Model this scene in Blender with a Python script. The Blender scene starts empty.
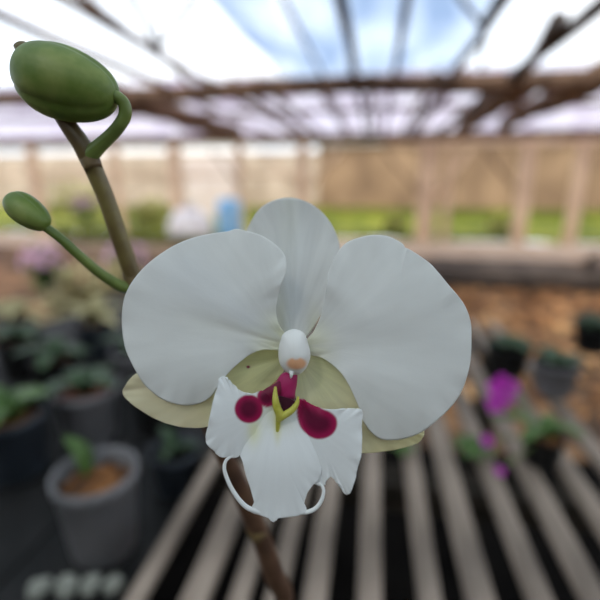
import bpy, bmesh, math, random
from mathutils import Vector, noise
random.seed(7)
S = bpy.context.scene
C = S.collection
PI = math.pi

# ------------------------------------------------------------ camera
FP = 433.0                       # focal length in pixels of a 600 px frame
EYE = Vector((0, 0, 1.25))
YAW = math.radians(9.5); PITCH = math.radians(15.5)
FW = Vector((-math.sin(YAW)*math.cos(PITCH), math.cos(YAW)*math.cos(PITCH), -math.sin(PITCH)))
RT = Vector((math.cos(YAW), math.sin(YAW), 0))
UP = RT.cross(FW)
cam = bpy.data.cameras.new('camera'); co = bpy.data.objects.new('camera', cam); C.objects.link(co)
cam.sensor_width = 36; cam.lens = 36*FP/600
co.location = EYE
co.rotation_euler = (PI/2-PITCH, 0, YAW)
cam.clip_start = 0.01; cam.clip_end = 200
cam.dof.use_dof = True; cam.dof.focus_distance = 0.122; cam.dof.aperture_fstop = 5.0
S.camera = co
S.view_settings.view_transform = 'Standard'; S.view_settings.look = 'None'
S.view_settings.gamma = 1; S.view_settings.exposure = 0.0
S.view_settings.use_curve_mapping = False

# ------------------------------------------------------------ sky: bright thin overcast
w = bpy.data.worlds.new('sky'); S.world = w; w.use_nodes = True
nt = w.node_tree; nt.nodes.clear()
tc = nt.nodes.new('ShaderNodeTexCoord'); ns = nt.nodes.new('ShaderNodeTexNoise')
ns.inputs['Scale'].default_value = 2.6; ns.inputs['Detail'].default_value = 4
nt.links.new(tc.outputs['Generated'], ns.inputs['Vector'])
rp = nt.nodes.new('ShaderNodeValToRGB')
rp.color_ramp.elements[0].position = .40; rp.color_ramp.elements[0].color = (0.78, 0.88, 1.0, 1)
rp.color_ramp.elements[1].position = .56; rp.color_ramp.elements[1].color = (1.0, 1.0, 1.0, 1)
nt.links.new(ns.outputs['Fac'], rp.inputs['Fac'])
bg = nt.nodes.new('ShaderNodeBackground'); bg.inputs['Strength'].default_value = 1.7
nt.links.new(rp.outputs['Color'], bg.inputs['Color'])
wo = nt.nodes.new('ShaderNodeOutputWorld'); nt.links.new(bg.outputs[0], wo.inputs['Surface'])

# hazy sun from behind and to the left
sl = bpy.data.lights.new('sun', 'SUN'); so = bpy.data.objects.new('sun', sl); C.objects.link(so)
sl.energy = 2.6; sl.angle = math.radians(6); sl.color = (1, .93, .82); so.rotation_euler = (math.radians(40), 0, math.radians(-22)); so.location = (-3, -6, 9)

# ------------------------------------------------------------ helpers
def pt(px, py, d):
    return EYE + d*(FW + (px-300)/FP*RT - (py-300)/FP*UP)
def hitZ(px, py, z):
    r = pt(px, py, 1)-EYE
    return EYE + r*((z-EYE.z)/r.z)
def hitY(px, py, y):
    r = pt(px, py, 1)-EYE
    return EYE + r*(y/r.y)
def hexc(r, g, b):
    f = lambda c: (c/255/12.92 if c/255 <= .04045 else ((c/255+.055)/1.055)**2.4)
    return (f(r), f(g), f(b), 1)

def mat(name, c1, c2=None, scale=8, rough=.7, bump=0, stretch=(1,1,1), trans=0, spec=.3, c3=None, detail=4, coord='Object'):
    m = bpy.data.materials.new(name); m.use_nodes = True; t = m.node_tree
    b = t.nodes['Principled BSDF']; b.inputs['Roughness'].default_value = rough
    b.inputs['Specular IOR Level'].default_value = spec
    tc = t.nodes.new('ShaderNodeTexCoord'); mp = t.nodes.new('ShaderNodeMapping'); mp.inputs['Scale'].default_value = stretch
    t.links.new(tc.outputs[coord], mp.inputs['Vector'])
    n = t.nodes.new('ShaderNodeTexNoise'); n.inputs['Scale'].default_value = scale; n.inputs['Detail'].default_value = detail
    t.links.new(mp.outputs[0], n.inputs['Vector'])
    r = t.nodes.new('ShaderNodeValToRGB')
    r.color_ramp.elements[0].position = .35; r.color_ramp.elements[0].color = c1
    r.color_ramp.elements[1].position = .65; r.color_ramp.elements[1].color = c2 or c1
    if c3:
        e = r.color_ramp.elements.new(.5); e.color = c3
    t.links.new(n.outputs['Fac'], r.inputs['Fac']); t.links.new(r.outputs[0], b.inputs['Base Color'])
    if bump:
        bp = t.nodes.new('ShaderNodeBump'); bp.inputs['Strength'].default_value = bump; bp.inputs['Distance'].default_value = .01
        t.links.new(n.outputs['Fac'], bp.inputs['Height']); t.links.new(bp.outputs[0], b.inputs['Normal'])
    if trans:
        tr = t.nodes.new('ShaderNodeBsdfTranslucent'); t.links.new(r.outputs[0], tr.inputs['Color'])
        mx = t.nodes.new('ShaderNodeMixShader'); mx.inputs[0].default_value = trans
        t.links.new(b.outputs[0], mx.inputs[1]); t.links.new(tr.outputs[0], mx.inputs[2])
        t.links.new(mx.outputs[0], t.nodes['Material Output'].inputs['Surface'])
    return m

def tissue(name, rough=.6, trans=.22, vein=.18, vs=(46, 1.6, 1), strength=.12):
    """flower tissue: pigment comes from the mesh's own colour attribute, veins run out from the base"""
    m = bpy.data.materials.new(name); m.use_nodes = True; t = m.node_tree
    b = t.nodes['Principled BSDF']; b.inputs['Roughness'].default_value = rough
    b.inputs['Specular IOR Level'].default_value = .25
    b.inputs['Sheen Weight'].default_value = .08
    a = t.nodes.new('ShaderNodeAttribute'); a.attribute_name = 'pigment'
    uv = t.nodes.new('ShaderNodeUVMap'); uv.uv_map = 'veins'
    mp = t.nodes.new('ShaderNodeMapping'); mp.inputs['Scale'].default_value = vs
    t.links.new(uv.outputs[0], mp.inputs['Vector'])
    n = t.nodes.new('ShaderNodeTexNoise'); n.inputs['Scale'].default_value = 1; n.inputs['Detail'].default_value = 3
    t.links.new(mp.outputs[0], n.inputs['Vector'])
    r = t.nodes.new('ShaderNodeMapRange'); r.inputs['From Min'].default_value = .3; r.inputs['From Max'].default_value = .7
    r.inputs['To Min'].default_value = 1-vein*.3; r.inputs['To Max'].default_value = 1.0
    t.links.new(n.outputs['Fac'], r.inputs['Value'])
    mul = t.nodes.new('ShaderNodeVectorMath'); mul.operation = 'SCALE'
    t.links.new(a.outputs['Color'], mul.inputs[0]); t.links.new(r.outputs[0], mul.inputs['Scale'])
    t.links.new(mul.outputs[0], b.inputs['Base Color'])
    g = t.nodes.new('ShaderNodeTexNoise'); g.inputs['Scale'].default_value = 1500; g.inputs['Detail'].default_value = 1
    tc = t.nodes.new('ShaderNodeTexCoord'); t.links.new(tc.outputs['Object'], g.inputs['Vector'])
    ad = t.nodes.new('ShaderNodeMath'); ad.operation = 'MULTIPLY_ADD'; ad.inputs[1].default_value = .25
    t.links.new(g.outputs['Fac'], ad.inputs[0]); t.links.new(n.outputs['Fac'], ad.inputs[2])
    bp = t.nodes.new('ShaderNodeBump'); bp.inputs['Strength'].default_value = strength; bp.inputs['Distance'].default_value = .0006
    t.links.new(ad.outputs[0], bp.inputs['Height']); t.links.new(bp.outputs[0], b.inputs['Normal'])
    tr = t.nodes.new('ShaderNodeBsdfTranslucent'); t.links.new(mul.outputs[0], tr.inputs['Color'])
    mx = t.nodes.new('ShaderNodeMixShader'); mx.inputs[0].default_value = trans
    t.links.new(b.outputs[0], mx.inputs[1]); t.links.new(tr.outputs[0], mx.inputs[2])
    t.links.new(mx.outputs[0], t.nodes['Material Output'].inputs['Surface'])
    return m

def world_loc(o):
    v = o.location.copy()
    while o.parent:
        o = o.parent; v += o.location
    return v

def link(name, verts, faces, m, parent=None, smooth=True, origin=None, cols=None, uvs=None, thick=0, sub=0):
    """one mesh object; verts are world coordinates and are re-centred on the object's own origin"""
    verts = [Vector(v) for v in verts]
    if origin is None:
        lo = Vector([min(v[i] for v in verts) for i in range(3)]); hi = Vector([max(v[i] for v in verts) for i in range(3)])
        origin = (lo+hi)/2
        if parent is None: origin.z = lo.z
    origin = Vector(origin)
    me = bpy.data.meshes.new(name); me.from_pydata([v-origin for v in verts], [], faces); me.update()
    if smooth: me.polygons.foreach_set('use_smooth', [True]*len(me.polygons))
    if cols:
        at = me.color_attributes.new('pigment', 'FLOAT_COLOR', 'POINT')
        for i, c in enumerate(cols): at.data[i].color = (c[0], c[1], c[2], 1)
    if uvs:
        ul = me.uv_layers.new(name='veins')
        for lp in me.loops: ul.data[lp.index].uv = uvs[lp.vertex_index]
    me.materials.append(m)
    o = bpy.data.objects.new(name, me); C.objects.link(o)
    if parent:
        o.parent = parent; o.location = origin-world_loc(parent)
    else: o.location = origin
    if thick:
        s = o.modifiers.new('thickness', 'SOLIDIFY'); s.thickness = thick; s.offset = 0
    if sub:
        s = o.modifiers.new('smooth', 'SUBSURF'); s.levels = sub; s.render_levels = sub
    return o

def empty(name, loc):
    o = bpy.data.objects.new(name, None); C.objects.link(o); o.location = loc; o.empty_display_size = .05
    return o
def tag(o, label, cat, group=None, kind=None):
    o['label'] = label; o['category'] = cat
    if group: o['group'] = group
    if kind: o['kind'] = kind
    return o
def struct(o, label=None):
    o['kind'] = 'structure'
    if label: o['label'] = label
    return o
def copy_tree(o, parent=None):
    c = o.copy(); C.objects.link(c); c.parent = parent
    for ch in list(o.children): copy_tree(ch, c)
    return c

def catmull(P, n=8, closed=False):
    out = []; N = len(P)
    rng = range(N) if closed else range(N-1)
    for i in rng:
        g = (lambda k: P[k % N]) if closed else (lambda k: P[max(0, min(N-1, k))])
        a, b, c, d = g(i-1), g(i), g(i+1), g(i+2)
        for k in range(n):
            t = k/n
            out.append(tuple(.5*(2*b[j]+(c[j]-a[j])*t+(2*a[j]-5*b[j]+4*c[j]-d[j])*t*t+(-a[j]+3*b[j]-3*c[j]+d[j])*t**3) for j in range(len(b))))
    if not closed: out.append(tuple(P[-1]))
    return out

class MB:
    def __init__(s): s.v = []; s.f = []
    def add(s, v, f):
        k = len(s.v); s.v += [Vector(q) for q in v]; s.f += [tuple(k+i for i in q) for q in f]; return s
    def box(s, c, size, rz=0, taper=1):
        cx, cy, cz = c; a, b, h = [q/2 for q in size]; V = []
        for z, k in ((-h, 1), (h, taper)):
            for x, y in ((-a,-b),(a,-b),(a,b),(-a,b)):
                x *= k; y *= k
                V.append((cx+x*math.cos(rz)-y*math.sin(rz), cy+x*math.sin(rz)+y*math.cos(rz), cz+z))
        return s.add(V, [(3,2,1,0),(4,5,6,7),(0,1,5,4),(1,2,6,5),(2,3,7,6),(3,0,4,7)])
    def tube(s, P, R, n=12, flat=1.0, wob=0):
        P = [Vector(p) for p in P]; V = []; F = []
        if not hasattr(R, '__len__'): R = [R]*len(P)
        prev = None
        for i, p in enumerate(P):
            t = (P[min(i+1, len(P)-1)]-P[max(i-1, 0)]).normalized()
            if prev is None:
                a = t.orthogonal().normalized()
            else:
                a = (prev-t*prev.dot(t)).normalized()
            prev = a; b = t.cross(a)
            for k in range(n):
                th = 2*PI*k/n; rr = R[i]*(1+wob*math.sin(3*th+i*1.3)+wob*.6*math.sin(5*th-i*.7))
                V.append(p+a*math.cos(th)*rr+b*math.sin(th)*rr*flat)
        m = len(P)
        for i in range(m-1):
            for k in range(n):
                F.append((i*n+k, i*n+(k+1) % n, (i+1)*n+(k+1) % n, (i+1)*n+k))
        V.append(P[0]); V.append(P[-1])
        for k in range(n):
            F.append((m*n, (k+1) % n, k)); F.append((m*n+1, (m-1)*n+k, (m-1)*n+(k+1) % n))
        return s.add(V, F)
    def lathe(s, c, prof, n=32, wob=0, sx=1, sy=1):
        c = Vector(c); V = []; F = []
        for r, z in prof:
            for k in range(n):
                th = 2*PI*k/n; q = r*(1+wob*math.sin(4*th+z*30))
                V.append(c+Vector((q*math.cos(th)*sx, q*math.sin(th)*sy, z)))
        for i in range(len(prof)-1):
            for k in range(n):
                F.append((i*n+k, i*n+(k+1) % n, (i+1)*n+(k+1) % n, (i+1)*n+k))
        return s.add(V, F)
    def leaf(s, base, direc, length, width, droop=.3, n=8, fold=.15, thick=.0015, up=Vector((0,0,1))):
        base = Vector(base); d = Vector(direc).normalized(); side = d.cross(up)
        if side.length < .01: side = d.cross(Vector((1,0,0)))
        side.normalize(); nn = side.cross(d).normalized()
        rows = []
        for i in range(n+1):
            t = i/n; wd = width/2*(math.sin(PI*min(1, t*.93+.06))**.6)
            p = base+d*length*t+nn*length*(.15*math.sin(t*PI))-Vector((0,0,1))*droop*length*t*t
            rows.append([p-side*wd+nn*fold*wd, p-side*wd*.5+nn*fold*.3*wd, p, p+side*wd*.5+nn*fold*.3*wd, p+side*wd+nn*fold*wd])
        V = []; F = []
        for sgn in (1, -1):
            for r in rows:
                for q in r: V.append(q+nn*thick*sgn)
        N = 5*(n+1)
        for i in range(n):
            for k in range(4):
                a = i*5+k; F.append((a, a+1, a+6, a+5)); F.append((N+a, N+a+5, N+a+6, N+a+1))
            F.append((i*5, i*5+5, N+i*5+5, N+i*5)); F.append((i*5+4, N+i*5+4, N+i*5+9, i*5+9))
        for k in range(4):
            F.append((k, N+k, N+k+1, k+1)); a = n*5+k; F.append((a, a+1, N+a+1, N+a))
        return s.add(V, F)
    def build(s, name, m, parent=None, **k): return link(name, s.v, s.f, m, parent, **k)

# ------------------------------------------------------------ materials
M = {}
M['soil'] = mat('soil', hexc(66,50,38), hexc(150,112,78), 3, .95, .4, c3=hexc(104,78,56))
M['soil_and_shade'] = mat('soil and bench shade', hexc(11,10,9), hexc(20,18,16), 6, .95, .3, spec=.03)  # near-black: dark pot soil, and the shade under the bench as colour
M['slat'] = mat('weathered bamboo slat', hexc(98,87,78), hexc(158,142,128), 5, .75, .2, (6, 1, 6), c3=hexc(130,116,104))
M['bar'] = mat('dark bench timber', hexc(38,34,30), hexc(62,56,50), 9, .8, .2, (1, 6, 6), spec=.05)
M['timber'] = mat('roof timber', hexc(84,64,50), hexc(132,104,84), 6, .8, .2)
M['darktimber'] = mat('dark roof pole', hexc(62,56,54), hexc(98,88,82), 6, .8, .2)
M['post'] = mat('pale tan post', hexc(214,184,150), hexc(238,210,178), 4, .8, .1)
M['wall'] = mat('tan earth wall', hexc(128,104,84), hexc(164,136,110), .9, .9, .1, c3=hexc(146,120,96))
M['pale'] = mat('pale cloth panel', hexc(166,148,132), hexc(204,186,170), 1.3, .9)
M['gutter'] = mat('pale grey roof edge', hexc(176,170,164), hexc(206,200,194), 2, .8)
M['curb'] = mat('pale curb', hexc(172,150,126), hexc(206,184,158), 4, .9, .1)
M['log'] = mat('grey log bark', hexc(62,55,50), hexc(110,98,90), 5, .9, .5, (1, 8, 8))
M['grass'] = mat('lush grass', hexc(72,84,14), hexc(150,152,50), 1.2, .8, .2, c3=hexc(102,112,26))
M['blade'] = mat('grass blade', hexc(78,96,22), hexc(140,148,60), 3, .7, trans=.3)
M['paleleaf'] = mat('pale yellow green leaf', hexc(176,178,96), hexc(226,224,160), 3, .7, trans=.3)
M['leaf'] = mat('orchid leaf', hexc(58,84,40), hexc(96,128,62), 20, .45, trans=.15)
M['leafdark'] = mat('dark leaf', hexc(34,52,34), hexc(62,86,52), 20, .5, trans=.1)
M['leafdry'] = mat('pale dry leaf', hexc(150,138,92), hexc(204,194,150), 14, .7, trans=.25)
M['potgrey'] = mat('cloudy grey plastic', hexc(92,92,94), hexc(126,122,124), 9, .5, spec=.4)
M['potblue'] = mat('dark blue grey plastic', hexc(34,38,44), hexc(54,60,68), 9, .5, spec=.4)
M['potblack'] = mat('black plastic', hexc(22,22,22), hexc(38,37,37), 9, .6, spec=.15)
M['bark'] = mat('orange brown bark chips', hexc(56,36,22), hexc(146,96,52), 60, .9, .6, c3=hexc(98,62,32))
M['terra'] = mat('reddish bark chips', hexc(90,52,38), hexc(132,80,58), 50, .9, .5)
M['magenta'] = mat('magenta petal', hexc(200,40,190), hexc(230,90,220), 40, .6, trans=.3)
M['pinkpet'] = mat('pale pink petal', hexc(196,150,180), hexc(226,190,212), 30, .6, trans=.3)
M['blue'] = mat('sky blue plastic', hexc(120,190,238), hexc(170,220,250), 3, .4, spec=.5)
M['white'] = mat('white woven sack', hexc(246,244,240), hexc(254,253,250), 12, .8, .2)
M['cloth'] = mat('pinkish white cloth', hexc(206,190,184), hexc(226,214,210), 2, .8)
M['stone'] = mat('pale pumice', hexc(110,112,104), hexc(168,168,158), 50, .9, .4)
M['stem'] = mat('flower spike skin', hexc(92,74,46), hexc(128,116,66), 60, .4, .05, spec=.5, c3=hexc(108,94,54))
M['stemlow'] = mat('brown flower spike skin', hexc(66,46,36), hexc(98,72,54), 60, .5, .05, c3=hexc(82,58,44))
M['green'] = mat('green pedicel', hexc(84,104,44), hexc(118,136,68), 90, .38, .05, spec=.5)
M['budgreen'] = mat('green bud skin', hexc(86,108,42), hexc(138,152,82), 60, .45, .1, (1,1,1), spec=.45, c3=hexc(104,128,54), trans=.08)
M['bract'] = mat('purplish bract', hexc(76,56,46), hexc(110,92,60), 90, .5)
M['tissue'] = tissue('white petal tissue')
M['tissue_lip'] = tissue('waxy lip tissue', rough=.42, trans=.12, vein=.12, vs=(70, 1.2, 1), strength=.08)
M['tissue_sepal'] = tissue('sepal tissue', rough=.5, trans=.36, vein=.4, vs=(60, 1.2, 1), strength=.15)

# translucent roof film and net
def film(name, col, opaq, scale, stretch):
    m = bpy.data.materials.new(name); m.use_nodes = True; t = m.node_tree
    t.nodes.remove(t.nodes['Principled BSDF'])
    tc = t.nodes.new('ShaderNodeTexCoord'); mp = t.nodes.new('ShaderNodeMapping'); mp.inputs['Scale'].default_value = stretch
    t.links.new(tc.outputs['Object'], mp.inputs['Vector'])
    n = t.nodes.new('ShaderNodeTexNoise'); n.inputs['Scale'].default_value = scale; n.inputs['Detail'].default_value = 3
    t.links.new(mp.outputs[0], n.inputs['Vector'])
    r = t.nodes.new('ShaderNodeMapRange'); r.inputs['From Min'].default_value = .35; r.inputs['From Max'].default_value = .65
    r.inputs['To Min'].default_value = opaq[0]; r.inputs['To Max'].default_value = opaq[1]
    t.links.new(n.outputs['Fac'], r.inputs['Value'])
    tr = t.nodes.new('ShaderNodeBsdfTransparent'); tr.inputs[0].default_value = (.97, .985, 1, 1)
    tl = t.nodes.new('ShaderNodeBsdfTranslucent'); tl.inputs[0].default_value = col
    mx = t.nodes.new('ShaderNodeMixShader')
    t.links.new(r.outputs[0], mx.inputs[0]); t.links.new(tr.outputs[0], mx.inputs[1]); t.links.new(tl.outputs[0], mx.inputs[2])
    t.links.new(mx.outputs[0], t.nodes['Material Output'].inputs['Surface'])
    return m
M['shade'] = film('added shade net', (.43, .485, .52, 1), (.57, .67), 2, (1,1,1))  # for the unseen net added to dim the foreground
M['film'] = film('bluish roof film', (.44, .52, .64, 1), (.35, 1.0), 1.5, (2.2, .6, 1))
M['clear'] = film('clear roof film', (.9, .93, 1, 1), (.05, .3), 1.5, (1.4, .4, 1))
M['net'] = film('violet roof film', (.56, .52, .60, 1), (.3, 1.0), 2.2, (1.4, 1, 1))

# ------------------------------------------------------------ ground, wall, bank
ZR = 2.12; YE = 9.4
def sheet(name, x0, x1, y0, y1, z, m, nx=40, ny=40, amp=0, fn=None, thick=.02, skip=None):
    V = []; F = []
    for j in range(ny+1):
        for i in range(nx+1):
            x = x0+(x1-x0)*i/nx; y = y0+(y1-y0)*j/ny
            zz = z + (fn(x, y) if fn else 0) + amp*noise.noise(Vector((x*1.7, y*1.7, z)))
            V.append((x, y, zz))
    for j in range(ny):
        for i in range(nx):
            a = j*(nx+1)+i; F.append((a, a+1, a+nx+2, a+nx+1))
    return link(name, V, F, m, thick=thick, origin=((x0+x1)/2, (y0+y1)/2, z))
f = sheet('floor', -15, 15, -4, 9.1, -.011, M['soil'], 60, 60)
struct(f)
f = MB().box((0, .2, .006), (3.2, 3.4, .012)).build('floor_shade_patch', M['soil_and_shade'], smooth=False); struct(f)  # shade below the slats put into the ground as a near-black patch
struct(MB().box((0, 9.25, .008), (30, .3, .016)).build('trim_1', M['curb'], smooth=False))
struct(sheet('grass_bank', -18, 16, 9.4, 17, .04, M['grass'], 80, 40, .08, lambda x, y: .035*(y-9.4)))
struct(MB().box((0, 8.3, .002), (30, 1.6, .004)).build('path', M['curb'], smooth=False))
struct(MB().box((0, 16.05, 2.62), (34, .35, .44)).build('trim_2', M['gutter'], smooth=False))
xw = hitY(318, 180, 16).x
struct(MB().box(((xw+16)/2, 16.1, 1.3), (16-xw, .2, 2.2)).build('wall_back', M['wall'], smooth=False))
struct(MB().box(((xw-18)/2, 16.1, 1.25), (18+xw, .2, 1.9)).build('wall_left', M['pale'], smooth=False))

struct(MB().box((0, -3.9, 1.2), (26, .1, 2.4)).build('blocker_wall_rear', M['bar'], smooth=False))  # unseen wall, added behind the camera to block light from the flower
# grass tufts on the bank, and a few denser shrubs
g = MB()
for i in range(2600):
    x = random.uniform(-12, 9); y = random.uniform(12.6, 15.4); z = .04+.035*(y-9.4)
    a = random.uniform(0, 2*PI); L = random.uniform(.1, .3)
    g.leaf((x, y, z), (math.cos(a)*.5, math.sin(a)*.5, 1), L, .03, .25, n=3, thick=.002)
tag(g.build('grass_tufts', M['blade'], origin=(0, 13, .15)), 'long green grass covering the bank beyond the posts', 'grass', kind='stuff')

def shrub(p, r, m, label, n=220, group=None, sz=.12, name='leafy_shrub'):
    t = empty(name, p); q = MB()
    for i in range(n):
        th = random.uniform(0, 2*PI); ph = random.uniform(.1, 1)
        d = Vector((math.cos(th)*math.sqrt(1-ph*ph*.8), math.sin(th)*math.sqrt(1-ph*ph*.8), ph))
        c = Vector(p)+Vector((d.x*r, d.y*r, .12*r+d.z*r*1.1))*random.uniform(.5, 1)
        q.leaf(c, d+Vector((random.uniform(-.6,.6), random.uniform(-.6,.6), random.uniform(-.2,.6))), sz, sz*.5, .2, n=3, thick=.002)
    q.build('foliage', m, t)
    s = MB()
    for k in range(5):
        a = k*2*PI/5
        s.tube([p, Vector(p)+Vector((math.cos(a)*r*.25, math.sin(a)*r*.25, r*.5)), Vector(p)+Vector((math.cos(a)*r*.5, math.sin(a)*r*.5, r*.95))], [.012, .009, .004], 6)
    s.build('branches', M['bar'], t)
    return tag(t, label, 'shrub', group)
p = hitY(395, 236, 10.3); shrub((p.x, 10.3, .07), .3, M['paleleaf'], 'bright green round shrub on the bank left of the thick tan post')
p = hitY(500, 236, 10.2); shrub((p.x, 10.2, .07), .34, M['paleleaf'], 'bright green round shrub on the bank at the right edge')
p = hitY(84, 236, 10.6); shrub((p.x, 10.6, .08), 1.0, M['paleleaf'], 'wide pale green shrub behind the white sack at far left', 380, sz=.16)
p = hitY(152, 236, 10.5); shrub((p.x, 10.5, .08), .55, M['paleleaf'], 'yellow green shrub between the far left shrub and the blue barrel', 320, sz=.16)

p = hitY(100, 300, 3.3); shrub((p.x, 3.3, 0), .42, M['leafdry'], 'loose bush of pale dry leaves on the ground behind the left shelf', 300, sz=.14)
p = hitY(40, 300, 3.0); shrub((p.x-.75, 2.7, 0), .36, M['leafdry'], 'bush of pale dry leaves on the ground at the far left edge', 240, sz=.14)
# ------------------------------------------------------------ roof
xa = hitZ(200, 0, ZR).x; xb = hitZ(492, 30, ZR).x
YB = hitZ(375, 80, ZR).y
YN = 1.9
struct(sheet('added_shade_net', -14, 12, -4, YN, ZR+.1, M['shade'], 40, 20, .02, thick=.004))  # unseen net, added overhead to keep the flower in shade
struct(sheet('ceiling', xa, xb, YN, YB, ZR+.06, M['film'], 10, 40, .03, thick=.004))
struct(sheet('ceiling_panel', -14, xa, YN, YB, ZR+.07, M['clear'], 10, 20, .02, thick=.004))
struct(sheet('ceiling_panel', xb, 12, YN, YB, ZR+.07, M['clear'], 10, 20, .02, thick=.004))
struct(sheet('ceiling_panel', -14, 12, YB, YE+.2, ZR+.07, M['net'], 60, 40, .03, thick=.004))
def pole(name, a, b, r, m, wob=.04, n=10, seg=10, sag=0, label=None):
    a = Vector(a); b = Vector(b)
    P = [a.lerp(b, i/seg)+Vector((random.uniform(-1, 1)*r*.25, 0, random.uniform(-1, 1)*r*.25-sag*math.sin(PI*i/seg))) for i in range(seg+1)]
    return struct(MB().tube(P, [r*random.uniform(.92, 1.06) for _ in P], n, wob=wob).build(name, m), label)
# cross beams
pole('roof_beam', (-13.8, YB+.25, ZR-.04), (11.8, YB-.03, ZR-.02), .085, M['timber'], seg=30)
pole('roof_beam', (-13.8, 6.1, ZR-.0), (11.8, 6.0, ZR-.0), .03, M['timber'], seg=30)
pole('eave_beam', (-13.8, YE, ZR-.05), (11.8, YE, ZR-.05), .10, M['timber'], seg=30)
# rafters running away from the camera
for px, py, rr, mm in ((340,0,.033,'darktimber'), (405,0,.024,'darktimber'), (476,40,.030,'darktimber'), (528,62,.045,'darktimber'),
                       (127,34,.028,'timber'), (286,0,.012,'darktimber'), (60,40,.03,'timber')):
    x = hitZ(px, py, ZR).x
    pole('roof_rafter', (x, -3.8, ZR), (x*1.0+random.uniform(-.03,.03), YE, ZR-.0), rr, M[mm], seg=26)
for k, px in enumerate((215, 236, 262, 318, 372, 430, 455)):
    x = hitZ(px, 88, ZR).x
    pole('roof_batten', (x, YB, ZR+.03), (x, YE, ZR+.03), .036, M['timber'], seg=14)
# crossing braces in the open parts of the roof
def roofpole(x0, y0, x1, y1, r, m='darktimber', z=ZR-.0):
    pole('roof_brace', hitZ(x0, y0, z), hitZ(x1, y1, z), r, M[m], seg=8)
roofpole(78, -8, 127, 34, .022, 'timber'); roofpole(131, -5, 157, 50, .016); roofpole(196, -4, 157, 50, .014)
roofpole(157, 50, 199, 94, .02, 'timber'); roofpole(157, -5, 158, 50, .008)
roofpole(458, -4, 482, 26, .014); roofpole(498, -4, 482, 26, .016); roofpole(484, 26, 482, 70, .014)
roofpole(560, 20, 500, 105, .05); roofpole(528, 84, 462, 128, .12, 'timber', ZR-.02); roofpole(610, 70, 505, 122, .12, 'timber', ZR-.04)
roofpole(100, 92, 235, 132, .15, 'timber', ZR-.03)
# posts at the eave
def post(px, w, m='post', y=YE, name='wooden_post'):
    x = hitY(px, 200, y).x; h = ZR-.12
    q = MB().box((x, y-.02, .016+(h-.016)/2), (w, .14, h-.016))
    return struct(q.build(name, M[m], smooth=False)), x
P = {}
for px, w in ((426, .34), (447, .12), (522, .24), (303, .20), (241, .14), (178, .24), (120, .14), (575, .2), (40, .2)):
    P[px] = post(px, w)[1]
def brace(px0, py0, px1, py1, r=.035, m='timber', y=YE-.1):
    pole('wooden_brace', hitY(px0, py0, y), hitY(px1, py1, y), r, M[m], seg=6)
brace(382, 150, 419, 192, .025); brace(470, 150, 433, 200, .05, 'post'); brace(484, 150, 516, 190, .03)
brace(340, 150, 306, 190, .04, 'post'); brace(262, 152, 296, 186, .025, 'post'); brace(212, 150, 239, 186, .025)
struct(MB().box(((hitY(384,140,YE).x+11)/2, YE-.02, 1.99), (11-hitY(384,140,YE).x, .08, .2)).build('header_board', M['post'], smooth=False))
# low rail tying the posts
pole('wooden_rail', (-13.8, YE+.12, 1.35), (hitY(305,200,YE).x, YE+.12, 1.35), .035, M['post'], seg=20)
# pale cloth hung between posts on the left
a = hitY(183, 158, 12.4); b = hitY(236, 200, 12.4)
tag(MB().box(((a.x+b.x)/2, 12.4, (a.z+.17)/2), (b.x-a.x, .05, a.z-.17)).build('cloth_screen', M['cloth'], smooth=False), 'white cloth screen standing on the grass behind the blue barrel', 'screen')

# ------------------------------------------------------------ far things
def barrel():
    x = hitY(229, 210, 8.6).x; t = empty('blue_barrel', (x, 8.6, 0))
    pr = [(0,0),(.2,0),(.235,.03),(.24,.26),(.25,.28),(.25,.31),(.24,.33),(.24,.56),(.25,.58),(.25,.61),(.24,.63),(.235,.84),(.2,.88),(0,.885)]
    MB().lathe((x, 8.6, 0), pr, 32).build('body', M['blue'], t)
    MB().lathe((x, 8.6, .885), [(0,.0),(.06,.0),(.06,.03),(0,.03)], 16).build('cap', M['white'], t)
    return tag(t, 'sky blue plastic barrel standing by the posts', 'barrel')
barrel()
def sack():
    x = hitY(190, 220, 8.3).x; t = empty('white_sack', (x, 8.3, 0)); V = []; n = 28
    pr = [(0,0),(.34,.0),(.43,.08),(.46,.25),(.44,.42),(.36,.58),(.22,.68),(.1,.72)]
    MB().lathe((x, 8.3, 0), catmull(pr, 4), n, .04, 1, .7).build('body', M['white'], t)
    MB().lathe((x, 8.3, .72), [(.1,0),(.05,.02),(.09,.07),(.12,.1),(0,.1)], 16, .15).build('tied_neck', M['white'], t)
    return tag(t, 'bulging white sack standing left of the blue barrel', 'sack')
sack()
# long planter with a clipped green edge
def planter():
    x0 = hitY(60, 240, 7.2).x; x1 = hitY(222, 240, 7.2).x
    t = empty('long_planter', ((x0+x1)/2, 7.2, 0))
    MB().box(((x0+x1)/2, 7.2, .08), (x1-x0, .3, .16)).build('trough', M['curb'], t, smooth=False)
    q = MB()
    for i in range(900):
        x = random.uniform(x0+.03, x1-.03)
        q.leaf((x, 7.2+random.uniform(-.12, .12), .15), (random.uniform(-.5,.5), random.uniform(-.5,.5), 1), random.uniform(.12, .24), .05, .2, n=3, thick=.002)
    o = q.build('plants', M['blade'], t)
    return tag(t, 'low pale trough packed with bright green plants before the white sack', 'planter')
planter()
# fallen log
def log():
    t = empty('fallen_log', (1.7, 5.42, 0)); P_ = []; R_ = []
    for i in range(27):
        u = i/26; P_.append((-1.2+7*u, 5.42+.08*math.sin(u*7), .165+.01*math.sin(u*13))); R_.append(.16+.018*math.sin(u*21))
    MB().tube(P_, R_, 20, wob=.02).build('trunk', M['log'], t)
    MB().tube([(2.4, 5.32, .28), (2.45, 5.25, .42), (2.5, 5.2, .46)], [.06, .045, .035], 10).build('branch_stub', M['log'], t)
    return tag(t, 'thick grey brown log lying across the ground beyond the bench', 'log')
log()
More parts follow.
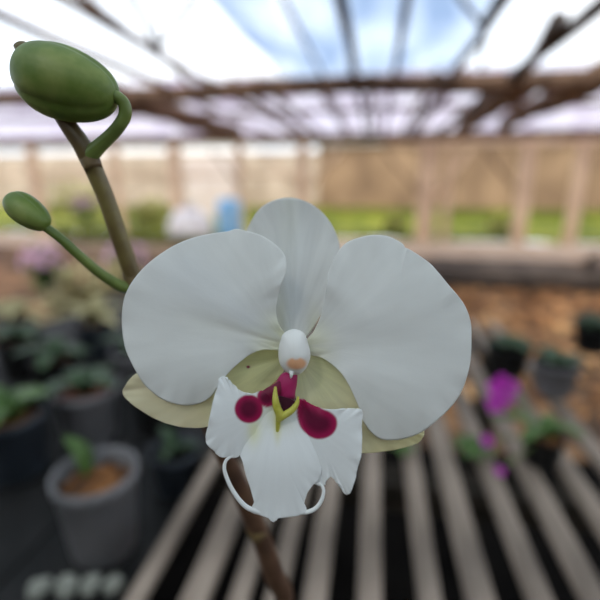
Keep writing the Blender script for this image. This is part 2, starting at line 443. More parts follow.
# dry leaf litter on the soil
q = MB()
for i in range(1700):
    q.leaf((random.uniform(-1.3, 4.5), random.uniform(2.3, 5.1), .006), (random.uniform(-1,1), random.uniform(-1,1), random.uniform(0,.35)), random.uniform(.06,.16), .05, .0, n=3, thick=.002)
M['litter'] = mat('orange dry leaves', hexc(110,70,40), hexc(236,186,128), 2.5, .9, c3=hexc(184,130,82))
tag(q.build('leaf_litter', M['litter'], origin=(.5, 4, 0)), 'orange brown dry leaves scattered over the ground', 'leaves', kind='stuff')

# ------------------------------------------------------------ slatted bench
ZB = .80; B0 = -.55; B1 = 1.42
t = empty('slatted_bench', (.1, .45, 0))
tag(t, 'grey weathered slatted plant bench under the white orchid flower', 'bench')
slats = [(133,.022),(193,.033),(237,.023),(275,.022),(315,.029),(371,.027),(432,.027),(482,.034),(543,.030),(600,.032),(660,.030),(720,.03)]
first = True
xs = []
for px, wd in slats:
    x = hitZ(px, 600, ZB).x; xs.append(x)
    n = 16; V = []; F = []
    prof = [(-.5,-.5),(-.5,.2),(-.38,.48),(0,.6),(.38,.48),(.5,.2),(.5,-.5)]
    ph = random.uniform(0, 9); sk = random.uniform(-.006, .006)
    for i in range(n+1):
        u = i/n; y = B0+(B1-B0)*u+ (random.uniform(-.02, .02) if i in (0, n) else 0); dx = .002*math.sin(u*6+ph)+sk*(u-.5); ww = wd*(1+.06*math.sin(u*9+ph))
        nd = 1+.25*math.exp(-((u*3.0+ph) % 1-.5)**2*400)
        for a, b in prof: V.append((x+dx+a*ww, y, ZB-.006+b*.012*nd))
    k = len(prof)
    for i in range(n):
        for j in range(k): F.append((i*k+j, i*k+(j+1) % k, (i+1)*k+(j+1) % k, (i+1)*k+j))
    F.append(tuple(range(k))[::-1]); F.append(tuple(range(n*k, n*k+k)))
    link('slat', V, F, M['slat'], t, smooth=False)
xl, xr = xs[0]-.03, xs[-1]+.03
for y in (-.4, .62, 1.3):
    MB().box(((xl+xr)/2, y, ZB-.037), (xr-xl, .05, .05)).build('cross_bar', M['bar'], t, smooth=False)
for x in (xl+.06, xr-.06):
    for y in (-.4, 1.3):
        MB().box((x, y, (ZB-.062+.012)/2), (.05, .05, ZB-.062-.012)).build('leg', M['bar'], t, smooth=False)

# dark plank shelf to the left
xs0 = xl-.012
s = empty('plank_shelf', (xs0-.45, .7, 0)); tag(s, 'dark plank shelf left of the slatted bench, holding the pots', 'shelf')
for i in range(5):
    MB().box((xs0-.09-i*.185, .75, ZB-.08), (.18, 2.1, .02)).build('plank', M['potblack'], s, smooth=False)
for y in (-.2, 1.7):
    MB().box((xs0-.46, y, ZB-.115), (.9, .05, .05)).build('cross_bar', M['bar'], s, smooth=False)
    for x in (xs0-.06, xs0-.86):
        MB().box((x, y, (ZB-.14+.012)/2), (.05, .05, ZB-.14-.012)).build('leg', M['bar'], s, smooth=False)
ZS = ZB-.07

def pot(p, r, h, m, fill, label, plant=None, cat='pot', name='plant_pot', lv=5, L=.14, W=.045, group=None, lm='leaf'):
    p = Vector(p); t = empty(name, p)
    rb = r*.78
    pr = [(0,0),(rb,0),(rb+.002,.004),(r*.97,h*.86),(r*1.0,h*.87),(r*1.04,h*.9),(r*1.04,h),(r*.97,h),(r*.93,h*.88),(r*.9,h*.80),(0,h*.80)]
    MB().lathe(p, pr, 40).build('body', m, t)
    q = MB()
    R_ = random.Random(int(p.x*999))
    q.lathe(p+Vector((0,0,h*.805)), [(0,.008),(r*.5,.01),(r*.88,.0)], 24, .03)
    for i in range(60):
        a = R_.uniform(0, 2*PI); rr = r*.8*math.sqrt(R_.random())
        q.box(p+Vector((rr*math.cos(a), rr*math.sin(a), h*.82+R_.uniform(0,.006))), (r*.22, r*.12, r*.09), R_.uniform(0, 3))
    q.build('growing_medium', fill, t, smooth=False)
    if plant is not None:
        for k in range(lv):
            a = plant+k*2*PI/lv+R_.uniform(-.3,.3)
            MB().leaf(p+Vector((0,0,h*.83)), (math.cos(a), math.sin(a), R_.uniform(.5, 1.3)), L*R_.uniform(.8,1.15), W, .35).build('leaf', M[lm], t)
    tag(t, label, cat, group)
    return t
# big cloudy pot in the foreground left
b = hitZ(106, 546, ZS)
big = pot((b.x, b.y, ZS), .055, .130, M['potgrey'], M['bark'], 'cloudy grey plastic pot of orange bark chips, large and near at left', None)
MB().leaf((b.x-.022, b.y+.01, ZS+.108), (-.35, .0, 1), .075, .03, .1).build('leaf', M['leaf'], big)
def potat(px, py, r, h, m, fill, label, **k):
    q = hitZ(px, py, ZS); return pot((q.x, q.y, ZS), r, h, M[m], M[fill], label, **k)
potat(178, 488, .042, .08, 'potblue', 'soil_and_shade', 'dark blue grey pot with blackish soil right of the cloudy pot', plant=.4, lv=3, L=.07, W=.02, lm='leafdark')
potat(92, 436, .062, .115, 'potgrey', 'terra', 'grey pot of reddish bark behind the near cloudy pot', plant=1.1, lv=4, L=.12, lm='leafdark')
potat(20, 470, .06, .12, 'potblue', 'bark', 'blue grey pot left of the reddish bark pot', plant=.3, lv=5)
potat(160, 425, .05, .09, 'potblack', 'soil_and_shade', 'black pot with small dark leaves behind the left sepal', plant=2, lv=4, L=.08, lm='leafdark')
potat(62, 397, .055, .11, 'potblack', 'bark', 'black pot with dark green leaves in the middle of the left shelf', plant=.9, lv=6, L=.11, lm='leafdark')
potat(138, 388, .055, .11, 'potgrey', 'soil_and_shade', 'grey pot with dark green leaves behind the big left petal', plant=1.9, lv=6, L=.11, lm='leafdark')
potat(25, 375, .055, .11, 'potblack', 'bark', 'black pot with dark leaves at the far left of the shelf', plant=.9, lv=6, L=.11, lm='leafdark')
potat(98, 356, .055, .11, 'potblue', 'bark', 'blue grey pot with pale dry leaves at the back of the shelf', plant=.2, lv=8, L=.15, W=.045, lm='leafdry')
potat(22, 352, .055, .11, 'potgrey', 'bark', 'grey pot with pale dry leaves at the back of the shelf, left one', plant=.7, lv=8, L=.15, W=.045, lm='leafdry')
potat(168, 350, .055, .11, 'potblack', 'bark', 'black pot with long pale dry leaves at the back right of the shelf', plant=.5, lv=8, L=.15, W=.045, lm='leafdry')

# pale pumice lumps on the near edge of the plank shelf
def rock(p, r, label, group):
    V = []; bm = bmesh.new(); bmesh.ops.create_icosphere(bm, subdivisions=3, radius=r)
    for v in bm.verts:
        v.co *= 1+.25*noise.noise(v.co/r*1.3+Vector(p)*40); v.co.z *= .7
    zl = min(v.co.z for v in bm.verts)
    V = [v.co+Vector(p)-Vector((0,0,zl)) for v in bm.verts]; F = [tuple(v.index for v in f_.verts) for f_ in bm.faces]; bm.free()
    return tag(link('pumice_stone', V, F, M['stone']), label, 'stone', group)
for px, py, r, lab in ((92, 590, .014, 'pale grey pumice stone at the bottom, second from the right of the row'), (114, 590, .013, 'pale grey pumice stone nearest the bench, rightmost of the row'), (68, 592, .015, 'pale grey pumice stone at the bottom, third from the right of the row'), (40, 594, .014, 'pale grey pumice stone, leftmost of the row at the bottom edge')):
    q = hitZ(px, py, ZS); rock((q.x, q.y, ZS), r, lab, 'pumice stones at the bottom left')

# ------------------------------------------------------------ flowering plants with small blooms
def bloom(parent, c, r, m, facing, stemfrom):
    c = Vector(c); f_ = Vector(facing).normalized()
    q = MB().tube(catmull([tuple(stemfrom), tuple((Vector(stemfrom)+c)/2+Vector((.004,0,.006))), tuple(c)], 6), .0012+r*.02, 6)
    q.build('stalk', M['green'], parent)
    a = f_.orthogonal().normalized(); b = f_.cross(a); q = MB()
    for k in range(5):
        th = 2*PI*k/5+.3; d = a*math.cos(th)+b*math.sin(th)+f_*.35
        q.leaf(c, d, r, r*.85, .1, n=6, fold=.1, thick=.0006, up=f_)
    q.leaf(c, f_, r*.5, r*.4, .1, n=5, fold=.6, thick=.0006)
    q.build('flower', m, parent)
q = hitZ(540, 462, ZB+.002); rp = pot((q.x, q.y, ZB+.002), .03, .05, M['potblack'], M['bark'], 'small black pot with green leaves and magenta flowers on the slats at right', 2.6, 'potted plant', 'flowering_plant', 5, .085, .024, lm='leaf')
top = Vector((q.x, q.y, ZB+.045))
for px, py, dd, r in ((503, 388, .83, .032), (497, 402, .80, .022), (487, 440, .72, .012), (500, 470, .66, .009)):
    bloom(rp, pt(px, py, dd), r, M['magenta'], (-.3, -1, .3), top)
for px, py, dx in ((470, 395, 0),):
    pass
# low green weeds climbing between slats
def weed(px, py, label, n=9, L=.05, lm='leaf'):
    q = hitZ(px, py, ZB+.002); t = empty('green_seedling', (q.x, q.y, ZB+.002))
    for k in range(n):
        a = k*2.4; MB().leaf((q.x, q.y, ZB+.002), (math.cos(a), math.sin(a), .8), L, L*.35, .3, n=5, thick=.0008).build('leaf', M[lm], t)
    tag(t, label, 'seedling')
weed(472, 455, 'small green seedling on the slats below the right petal')
weed(400, 452, 'small green seedling on the slats under the right sepal tip', 7, .035)
# dark pots and bark heap at the far right end of the bench
for i, (px, py, r, h, m, lab) in enumerate(((505, 372, .05, .07, 'potblack', 'black pot with dark leaves at the far right end of the slatted bench'),
        (552, 392, .045, .07, 'potgrey', 'grey pot with dark leaves at the right edge of the slatted bench'),
        (590, 350, .045, .07, 'potblack', 'black pot with dark leaves behind the grey pot at the right edge'))):
    q = hitZ(px, py, ZB+.002); pot((q.x, q.y, ZB+.002), r, h, M[m], M['soil_and_shade'], lab, i*.9, lv=6, L=.075, lm='leafdark')

# pink flowering pots standing on the ground at left
for i, (px, py, Y, lab) in enumerate(((128, 262, 4.2, 'potted bush of pale pink flowers behind the main stem'), (84, 208, 7.7, 'potted bush of pale pink flowers at far left near the planter'),
                             (45, 262, 4.4, 'potted bush of pale pink flowers at the left edge'))):
    c = hitY(px, py, Y); t = empty('flowering_bush', (c.x, Y, 0)); H = c.z
    MB().lathe((c.x, Y, 0), [(0,0),(.1,0),(.14,.24),(.15,.24),(.15,.27),(.13,.27),(.12,.22),(0,.22)], 24).build('pot', M['potblack'], t)
    g = MB(); R_ = random.Random(i)
    for k in range(160):
        d = Vector((R_.gauss(0,1), R_.gauss(0,1), R_.gauss(0,1))).normalized(); p_ = Vector((c.x, Y, H-.06))+d*R_.uniform(.08,.24)
        g.leaf(p_, d, .09, .035, .2, n=3, thick=.001)
    for k in range(16):
        d = Vector((R_.gauss(0,1), -abs(R_.gauss(0,1)), abs(R_.gauss(0,1)))).normalized(); p_ = Vector((c.x, Y, H-.03))+d*.24
        fl = MB()
        for j in range(5):
            a = j*2*PI/5; u = d.orthogonal().normalized(); v_ = d.cross(u)
            fl.leaf(p_, u*math.cos(a)+v_*math.sin(a)+d*.3, .06, .05, 0, n=3, thick=.001, up=d)
        fl.build('flower', M['pinkpet'], t)
    MB().tube([(c.x, Y, .2), (c.x+.02, Y, H*.6), (c.x, Y, H)], [.012,.01,.006], 8).build('stem', M['bar'], t)
    g.build('foliage', M['leaf'], t)
    tag(t, lab, 'flowering bush')

# ------------------------------------------------------------ THE ORCHID
base = Vector((-.01, .10, ZB+.002))
orchid = empty('white_orchid', base)
tag(orchid, 'white orchid with magenta lip spots on a brown stem with a green bud', 'orchid')

WHITE = (.83, .84, .82); CREAM = (.80, .79, .66); YG = (.78, .78, .44); YG2 = (.84, .78, .55)
MAG = (.36, .006, .075); MAGD = (.075, .001, .022); YEL = (.62, .58, .06); PEACH = (.92, .50, .28)
def lerp3(a, b, t):
    t = max(0, min(1, t)); return tuple(a[i]+(b[i]-a[i])*t for i in range(3))
def sst(e0, e1, x):
    t = max(0, min(1, (x-e0)/(e1-e0))); return t*t*(3-2*t)

def blade(name, outline, centre, basept, depth, m, colfn, parent, thick=.0005, rings=34, sub=7, wave=0.0, seed=0):
    O = catmull(outline, sub, True); n = len(O); V = []; F = []; Cc = []; U = []
    def put(x, y, edge, th):
        d = depth(x, y)+edge**6*wave*math.sin(th*9+seed)+edge**8*wave*.5*math.sin(th*23+seed*2)
        V.append(pt(x, y, d)); Cc.append(colfn(x, y))
        dx, dy = x-basept[0], y-basept[1]; U.append((math.atan2(dy, dx+1e-6)/ (2*PI) if not name.startswith('petal_l') else math.atan2(dy, -dx)/(2*PI), math.hypot(dx, dy)/100))
    put(centre[0], centre[1], 0, 0)
    for k in range(1, rings+1):
        t = (k/rings)**.85
        for i, (x, y) in enumerate(O):
            put(centre[0]+(x-centre[0])*t, centre[1]+(y-centre[1])*t, t, 2*PI*i/n)
    for i in range(n): F.append((0, 1+(i+1) % n, 1+i))
    for k in range(rings-1):
        for i in range(n):
            a = 1+k*n; F.append((a+i, a+(i+1) % n, a+n+(i+1) % n, a+n+i))
    return link(name, V, F, m, parent, cols=Cc, uvs=U, thick=thick)

# dorsal sepal (upper, behind the petals)
out = [(246,236),(252,220),(260,209),(270,202),(284,198),(299,199),(314,206),(327,218),(336,234),(340,252),(338,272),(330,296),(318,320),(306,337),(294,343),(283,335),(272,318),(262,300),(252,275),(246,255)]
def dd(x, y):
    u = (x-293)/48; return .1315-.0035*math.exp(-((x-293)/9)**2)*0 + .003*u*u + .008*sst(340,200,y)+.0020*math.sin(max(0,(y-200))/60) + .0005*math.exp(-((x-291)/4)**2)
def dc(x, y):
    c = lerp3(WHITE, CREAM, .5*math.exp(-((x-(290+(y-200)*.0))/10)**2)*sst(300, 215, y))
    c = lerp3(c, (.72,.72,.50), .55*sst(262,340,y)*math.exp(-((x-281)/7)**2))
    c = lerp3(c, (.72,.72,.50), .6*sst(290,340,y)*math.exp(-((x-314)/7)**2))
    return lerp3(c, (.76,.80,.84), .35*math.exp(-((x-293)/16)**2))
blade('dorsal_sepal', out, (294,270), (294,345), dd, M['tissue_sepal'], dc, orchid, wave=.0003, seed=2)['label'] = 'upright white sepal at the top of the flower'

# lateral sepals
out = [(286,354),(272,348),(258,347),(240,350),(215,356),(180,362),(152,368),(136,374),(127,383),(123,393),(131,403),(149,415),(166,423),(184,427),(205,427),(225,420),(243,408),(259,396),(272,384),(284,370)]
def sd(x, y): return .1300-.0034*math.sin(min(1,math.hypot(x-284,y-358)/170)*PI)+.00055*math.exp(-((y-(358+(284-x)*.20)))**2/30)
def sc(x, y):
    r = math.hypot(x-284, y-358); c = lerp3(YG, YG2, sst(30, 120, r)); c = lerp3(c, (.88,.83,.62), .5*sst(90,160,r))
    s = math.hypot((x-248.2)/1.9, (y-367)/1.5); c = lerp3(c, (.30,.01,.06), 1-sst(.6, 1.3, s))
    ln = abs(y-(360+(284-x)*.19)); c = lerp3(c, (.62,.52,.36), .35*math.exp(-ln*ln/3)*sst(40,110,r))
    return lerp3(c, (.42,.42,.22), .55*math.exp(-((y-(372+(272-x)*.72))/6)**2)*(1-sst(20,48,r)))  # darker olive band: shade of the fold put into the colour
blade('lateral_sepal', out, (215,388), (284,358), sd, M['tissue_sepal'], sc, orchid, rings=60, wave=.0003, seed=1)['label'] = 'yellowish sepal pointing left, with one tiny red spot'
out = [(298,356),(309,352),(323,351),(340,358),(362,374),(388,396),(410,416),(421,428),(424,433),(422,438),(416,443.5),(400,448.5),(381,451.5),(361,453),(342,450),(322,438),(305,418),(296,398),(293,376)]
def sd2(x, y): return .1300-.0034*math.sin(min(1,math.hypot(x-298,y-358)/160)*PI)
def sc2(x, y):
    r = math.hypot(x-298, y-358); c = lerp3((.80,.81,.52), (.84,.80,.56), sst(20, 90, r)); c = lerp3(c, (.84,.78,.44), .6*sst(100,140,r))
    return lerp3(c, (.88,.87,.66), .4*math.exp(-((x-309)/7)**2)*(1-sst(395,415,y)))
blade('lateral_sepal', out, (345,405), (298,358), sd2, M['tissue_sepal'], sc2, orchid, rings=44, wave=.0003, seed=4)['label'] = 'yellowish sepal mostly hidden behind the right petal'

# petals
out = [(287,337),(280,327),(276,313),(277,300),(281,285),(286,272),(286,260),(279,248),(262,236),(244,230.5),(236,229.3),(228,231.5),(205,235),(182,242),(161,254),(143,269),(130,286),(124,302),(122.5,322),(125,345),(132,363),(143,382),(153,392),(163,399),(175,403.5),(187,405),(201,402.5),(212,395),(222,380),(234,367),(249,355),(262,350),(275,350),(284,349)]
def pd(x, y):
    dx, dy = x-284, y-344; r = math.hypot(dx, dy); a = math.atan2(-dy, -dx)
    d = .1262-.0042*sst(0, 70, r)+.0040*(r/165)**3
    cx, cy = x-205, y-318
    d += .0012*((cx/82)**2+(cy/88)**2)**1.5
    d += .0005*math.sin(a*7+.5)*sst(20,90,r)*.8 + .0003*math.exp(-((a-.27)/.10)**2)*(1-sst(60,130,r))
    return d
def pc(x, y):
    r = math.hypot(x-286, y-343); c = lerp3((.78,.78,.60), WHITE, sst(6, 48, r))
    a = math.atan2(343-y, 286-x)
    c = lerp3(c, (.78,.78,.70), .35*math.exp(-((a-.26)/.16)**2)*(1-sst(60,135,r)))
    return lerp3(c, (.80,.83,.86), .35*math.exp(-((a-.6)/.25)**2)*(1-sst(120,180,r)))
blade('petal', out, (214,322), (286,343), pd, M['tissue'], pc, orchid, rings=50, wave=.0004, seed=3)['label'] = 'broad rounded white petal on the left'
out = [(306,341),(314,331),(321,315),(325,296),(327,280),(331,264),(340,249),(350,241),(362,237),(375,235),(389,237),(401,243),(405.5,247.8),(409,249.5),(418,255),(430,264),(440,275),(449,286),(457,295),(465,307),(470,322),(471,340),(470,360),(466,378),(460,393),(451,406),(440,417),(424,430),(410,436.5),(396,439.5),(382,439),(372,433),(364,422),(359,408),(352,391),(344,377),(334,366),(322,358),(311,355),(304,350)]
def pd2(x, y):
    dx, dy = x-306, y-346; r = math.hypot(dx, dy); a = math.atan2(-dy, dx)
    d = .1262-.0046*sst(0, 70, r)+.0036*(r/165)**3
    cx, cy = x-390, y-340
    d += .0013*((cx/82)**2+(cy/100)**2)**1.5
    return d+.0005*math.sin(a*7+1.5)*sst(20,90,r)*.8
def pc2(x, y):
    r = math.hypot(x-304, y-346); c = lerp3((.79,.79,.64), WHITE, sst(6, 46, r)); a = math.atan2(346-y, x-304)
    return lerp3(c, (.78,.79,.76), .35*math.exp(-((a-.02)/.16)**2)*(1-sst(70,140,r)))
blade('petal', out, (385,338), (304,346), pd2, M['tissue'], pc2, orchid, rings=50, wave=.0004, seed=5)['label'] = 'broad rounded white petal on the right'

# lip: middle lobe, two side lobes, claw, callus, two curled tendrils
def blob(x, y, poly_c, rx, ry, rot=0):
    dx, dy = x-poly_c[0], y-poly_c[1]; c, s_ = math.cos(rot), math.sin(rot)
    return math.hypot((dx*c+dy*s_)/rx, (-dx*s_+dy*c)/ry)
SPOT = catmull([(298,399),(306,399.5),(314,403.5),(322,408.5),(330,411.5),(336,417),(337.3,425),(333.5,433),(326,437.6),(317,438.6),(309,435.5),(302,429.5),(298,421),(296.6,410)], 4, True)
PAINTED_HOLE = catmull([(277,392),(287,391),(297,394),(295,404),(288,412),(282,412),(279,404)], 4, True)  # no real opening: maroon pigment and the hollow's shade, both as colour
def sdist(x, y, P_):
    best = 1e9; ins = False; n = len(P_)
    for i in range(n):
        ax, ay = P_[i]; bx, by = P_[(i+1) % n]; dx, dy = bx-ax, by-ay
        t = max(0, min(1, ((x-ax)*dx+(y-ay)*dy)/(dx*dx+dy*dy+1e-9)))
        best = min(best, math.hypot(x-ax-t*dx, y-ay-t*dy))
        if (ay > y) != (by > y) and x < (bx-ax)*(y-ay)/(by-ay)+ax: ins = not ins
    return best if ins else -best
def lipcol(x, y):
    c = (.84, .86, .86)
    c = lerp3(c, (.74,.74,.30), .55*math.exp(-((x-254)/7)**2-((y-430)/14)**2))
    c = lerp3(c, YEL, .75*math.exp(-((x-277.5)/3.2)**2)*sst(452,418,y)*sst(396,410,y))
    c = lerp3(c, (.76,.78,.46), .45*math.exp(-((x-277)/16)**2)*sst(445,408,y))
    d1 = (1-blob(x, y, (248.6,408.7), 14.2, 14.0))*14; d2 = sdist(x, y, SPOT); d3 = (1-blob(x, y, (266.5,397.5), 9, 10, -.9))*9
    for d, core in ((d1, 9), (d2, 11), (d3, 5)):
        if d > -1.5:
            c = lerp3(c, lerp3(MAG, MAGD, .82*sst(1.0, core, d)), sst(-1.2, 1.2, d))
    dh = sdist(x, y, PAINTED_HOLE)
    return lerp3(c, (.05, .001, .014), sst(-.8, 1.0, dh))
mid = [(262,400),(277,396),(293,400),(306,412),(317,430),(322,450),(321,468),(319,479),(313,484),(308,491),(305,499),(304.3,506),(306,511),(301,514),(294,515.8),(284,517),(278,518),(275.5,521),(272,521),(268,517.5),(261,514.8),(252,512),(253,507),(254,501),(251.5,490),(246.5,475),(243,462),(240,452),(241,436),(247,418)]
def ld(x, y): return .1195-.0030*math.sin(sst(395,520,y)*PI*.75)+.0014*((x-279)/38)**2
lip = blade('lip', mid, (280,450), (278,398), ld, M['tissue_lip'], lipcol, orchid, rings=56, thick=.0007, wave=.0002, seed=6)
lip['label'] = 'white waxy lip with magenta spots, yellow centre and curled tendrils'
left = [(262,391),(253,393.5),(245,392.5),(237,388.5),(231,382),(226,377.3),(221,377),(218.5,381),(217,389),(212.5,403),(209,421),(206,437),(208,445),(213,449.5),(217,454),(222,457),(229,456.5),(235,457.5),(240,454.5),(246,449),(253,438),(262,428),(271,414),(271,398)]
def ld1(x, y): return .1192-.0040*sst(272,206,x)+.0012*((y-415)/40)**2
blade('side_lobe', left, (240,415), (270,405), ld1, M['tissue_lip'], lipcol, lip, rings=50, thick=.0007, wave=.0003, seed=7)['label'] = 'left side lobe with a round magenta spot'
right = [(297,400),(302,399),(309,403),(318,407),(329,409.5),(340,409),(349,408.5),(358,409),(362.5,412),(361.5,425),(362,441),(361,457),(357.5,467),(355.8,476),(351.5,490.5),(348,493.8),(344.5,493.5),(340,486),(335.5,480),(331,476),(327,480),(324.5,485),(321,485.5),(316,483),(313,472),(305,452),(295,432),(290,415)]
def ld3(x, y): return .1192-.0038*sst(292,362,x)+.0012*((y-440)/50)**2
blade('side_lobe', right, (322,438), (292,405), ld3, M['tissue_lip'], lipcol, lip, rings=50, thick=.0007, wave=.0003, seed=8)['label'] = 'right side lobe with a wide magenta spot'

def solidcol(c): return lambda x, y: c
def dome(name, outline, centre, d0, bulge, m, colfn, parent, back=.35, rings=14, sub=5):
    """a closed rounded body with the given silhouette, bulging towards and away from the viewer"""
    O = catmull(outline, sub, True); n = len(O); V = []; F = []; Cc = []; U = []
    def put(x, y, d): V.append(pt(x, y, d)); Cc.append(colfn(x, y)); U.append(((x-centre[0])/60, (y-centre[1])/60))
    put(centre[0], centre[1], d0-bulge)
    for k in range(1, rings+1):
        t = math.sin(k/rings*PI/2)
        for x, y in O: put(centre[0]+(x-centre[0])*t, centre[1]+(y-centre[1])*t, d0-bulge*math.sqrt(max(0, 1-t*t)))
    for k in range(rings-1, 0, -1):
        t = math.sin(k/rings*PI/2)
        for x, y in O: put(centre[0]+(x-centre[0])*t, centre[1]+(y-centre[1])*t, d0+bulge*back*math.sqrt(max(0, 1-t*t)))
    put(centre[0], centre[1], d0+bulge*back)
    T = 2*rings-1
    for i in range(n): F.append((0, 1+(i+1) % n, 1+i))
    for k in range(T-1):
        a = 1+k*n
        for i in range(n): F.append((a+i, a+(i+1) % n, a+n+(i+1) % n, a+n+i))
    a = 1+(T-1)*n
    for i in range(n): F.append((a+n, a+i, a+(i+1) % n))
    return link(name, V, F, m, parent, cols=Cc, uvs=U)

# claw / throat of the lip
thr = [(283,373),(290,372),(297,374),(297,384),(295.5,392),(295,400),(292,408),(285,412),(280,409),(281,400),(277,392),(276,384),(279,377)]
dome('throat', thr, (287,388), .1215, .0022, M['tissue_lip'], lambda x, y: lerp3((.40,.02,.12), (.05,.002,.015), sst(394, 401, y)*sst(280,284,x)), lip, back=1.0)['label'] = 'dark magenta throat below the column'  # lower part darker: maroon pigment with the hollow's shade coloured in
link_l = [(280,381),(272,385),(265,389),(260,394),(259,401),(262,406),(268,407),(275,403),(280,396),(283,388)]
dome('throat_fold', link_l, (272,394), .1203, .0014, M['tissue_lip'], solidcol((.17,.008,.04)), lip, back=1.0)['label'] = 'dark magenta fold left of the throat'
# yellow callus: two prongs joined at the bottom
cal = MB(); R3 = lambda q: q*.1165/FP
cal.tube([pt(x, y, d) for x, y, d in catmull([(275.4,386.5,.1165),(275.2,396,.1162),(276.4,406,.1161),(279.5,414,.1166),(279,420,.1172)], 5)], [R3(1.0+3.2*math.sin(i/20*PI*.72)) for i in range(21)], 12)
cal.tube([pt(x, y, d) for x, y, d in catmull([(298,396.5,.1170),(297,403,.1165),(292,410,.1163),(284,415.5,.1166),(279.5,419,.1172)], 5)], [R3(.9+2.7*math.sin(i/20*PI*.7)) for i in range(21)], 12)
cal.tube([pt(x, y, d) for x, y, d in catmull([(279,412,.1166),(278.4,419,.1170),(277.8,426,.1176),(277.4,433,.1184)], 5)], [R3(3.2-i*.1) for i in range(16)], 12)
M['callus'] = mat('yellow callus', hexc(164,162,44), hexc(196,192,92), 300, .45, .05, spec=.4)
cal.build('callus', M['callus'], lip)['label'] = 'small forked yellow callus'
# tendrils
def tendril(P_, r0, r1):
    Q = catmull(P_, 8); n = len(Q)
    MBt = MB().tube([pt(*q) for q in Q], [(r0+(r1-r0)*(i/(n-1)))*.118/FP for i in range(n)], 10)
    MBt.build('tendril', M['tendril'], lip)
M['tendril'] = mat('white tendril', (.80,.82,.82,1), (.84,.85,.84,1), 200, .45, trans=.1)
tendril([(240,453.5,.1188),(235,455.5,.1183),(230,457,.1177),(225.8,461,.1173),(224.3,468,.1171),(226.5,477,.1170),(232,489,.1170),(239,499.5,.1171),(246,506.5,.1173),(253,510,.1176),(262,512,.1181)], 1.3, 2.6)
tendril([(313,482,.1195),(317,483.5,.1188),(321,484.5,.1183),(323.6,490.5,.1180),(322,499,.1178),(316.5,507.5,.1178),(308,511.8,.1180),(298,512,.1184)], 1.3, 2.3)
# column
col = [(284,333),(294,329),(304,333),(308,343),(310.5,354),(309,362),(305.5,369),(300,374),(293,375),(287,372.5),(281,366),(278.6,358),(278.6,348),(280.5,340)]
def cc(x, y):
    v = blob(x, y, (296.5, 363.5), 11.5, 7.0); c = (.84,.84,.82)
    if y > 356+.0*x: c = lerp3(c, PEACH, 1-sst(.65, 1.05, v))
    notch = blob(x, y, (296, 355), 5.5, 5.2); return lerp3(c, (.84,.84,.82), 1-sst(.6,1.1,notch))
column = dome('column', col, (294.5,356), .1215, .0058, M['tissue_lip'], cc, orchid, back=1.1, rings=22)
column['label'] = 'rounded white column with a peach patch'
MB().tube([pt(291.5, 371, .1185), pt(291.3, 375, .1183), pt(290.8, 378.5, .1183)], [.0007, .0005, .00012], 10).build('rostellum', M['tendril'], column)

# --- stem, pedicels and buds
def rad(q, d): return q*d/FP
def tubepart(name, pts, m, parent, n=16, sub=8, label=None, wob=0):
    Q = catmull(pts, sub)                      # (px, py, depth, radius px)
    o = MB().tube([pt(a, b_, c) for a, b_, c, _ in Q], [rad(r_, c) for _, _, c, r_ in Q], n, wob=wob).build(name, m, parent)
    if label: o['label'] = label
    return o
st = [(20,45,.128,6.5),(45,88,.130,7.5),(66,122,.132,8.2),(80,142,.134,9.0),(89,158,.136,9.6),(95,172,.138,8.8),(106,198,.141,8.4),(119,236,.145,8.4),(131,270,.149,8.6),(137,286,.151,9.2),(150,312,.155,8.6),(176,362,.162,8.6),(205,415,.171,8.8),(228,462,.180,9.0),(246,502,.189,9.8),(262,540,.198,9.6),(274,575,.207,10.2),(284,612,.216,9.6)]
# one spike, olive above and browner below
tubepart('flower_spike', st[:11], M['stem'], orchid, label='olive brown upper part of the flower spike')
low = [pt(a, b_, c) for a, b_, c, _ in st[10:]]; rl = [rad(r_, c) for _, _, c, r_ in st[10:]]
low += [Vector((-.045, .150, .97)), Vector((-.02, .11, .90)), base+Vector((0,0,.045))]; rl += [.0048, .005, .0055]
Q = catmull([(*p_, r_) for p_, r_ in zip(low, rl)], 8)
MB().tube([q[:3] for q in Q], [q[3] for q in Q], 16).build('lower_flower_spike', M['stemlow'], orchid)['label'] = 'browner lower part of the flower spike'
for px, py, d, r_ in ((90,160,.136,11.2), (134,280,.150,11), (256,528,.195,11.5)):
    a = pt(px-4, py-9, d); b_ = pt(px+4, py+9, d)
    P_ = [a.lerp(b_, i/8) for i in range(9)]
    MB().tube(P_, [rad(r_*(.74+.12*math.sin(i/8*PI)), d) for i in range(9)], 16).build('node_bract', M['bract'], orchid)
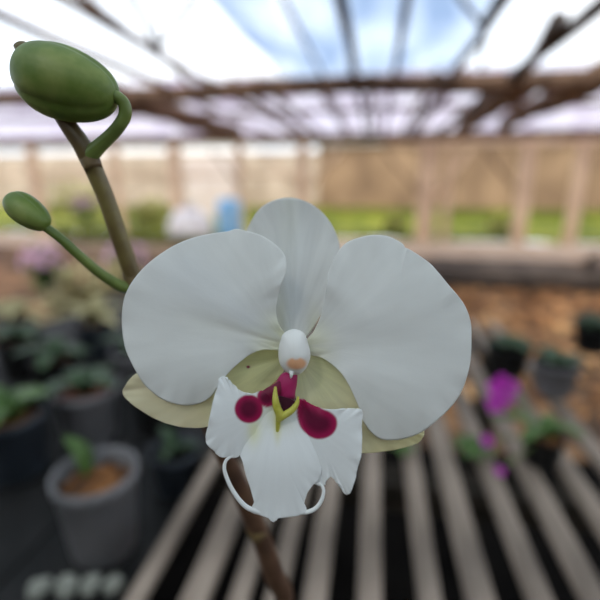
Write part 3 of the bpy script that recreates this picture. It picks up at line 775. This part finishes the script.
tubepart('pedicel', [(87,159,.1360,8.6),(96,149,.134,7.4),(109,137,.132,6.4),(119,126,.130,6.2),(125,115,.129,6.3),(124,104,.128,6.2),(117,97,.127,6.0),(109,95,.1265,5.5)], M['green'], orchid, label='curved green stalk of the large bud')
tubepart('pedicel', [(134,286,.1500,5.4),(124,287,.148,6.0),(112,281,.145,5.4),(96,270,.141,5.0),(80,256,.137,4.8),(60,238,.133,4.6),(44,226,.131,4.5)], M['green'], orchid, label='straight green stalk at left')
tubepart('pedicel', [(176,362,.162,4.5),(205,358,.150,4.5),(240,352,.146,4.6),(268,350,.139,4.6),(292,350,.1325,4.6)], M['green'], orchid, label='pale green stalk behind the flower')
def bud(c, axis, L, R, d, label):
    """closed bud: rounded, with three shallow sepal seams"""
    c = Vector(pt(c[0], c[1], d)); ax = (axis[0]*RT-axis[1]*UP+axis[2]*FW).normalized(); a = ax.cross(FW).normalized(); b_ = ax.cross(a)
    V = []; F = []; n = 48; m_ = 28; L = rad(L, d); R = rad(R, d)
    for i in range(m_+1):
        t = i/m_; z = -math.cos(t*PI)*L; r_ = R*math.sin(t*PI)**.72*(1-.14*math.cos(t*PI)*-1)
        for k in range(n):
            th = 2*PI*k/n; seam = min(abs(((th-.5+s_*2*PI/3+PI) % (2*PI))-PI) for s_ in range(3))
            q = r_*(1-.10*math.exp(-(seam/.10)**2)+.03*math.cos(3*(th-.5-PI/3)))
            V.append(c+ax*z+a*q*math.cos(th)+b_*q*math.sin(th))
    for i in range(m_):
        for k in range(n): F.append((i*n+k, i*n+(k+1) % n, (i+1)*n+(k+1) % n, (i+1)*n+k))
    o = link('flower_bud', V, F, M['budgreen'], orchid); o['label'] = label
bud((68, 84), (1, .28, .05), 49, 35, .1265, 'large plump green bud at top left')
bud((28, 212), (.8, .6, 0), 24, 15, .130, 'small green bud at the left edge')
# pot and leaves of the orchid, below the picture
op = [(0,0),(.045,0),(.055,.04),(.058,.045),(.05,.045),(.046,.036),(0,.036)]
MB().lathe(base, op, 36).build('pot', M['potblack'], orchid)
for k in range(4):
    a = -PI/2+(k-1.5)*.55
    MB().leaf(base+Vector((0,0,.035)), (math.cos(a), math.sin(a), .5), .12, .05, .35).build('leaf', M['leaf'], orchid)
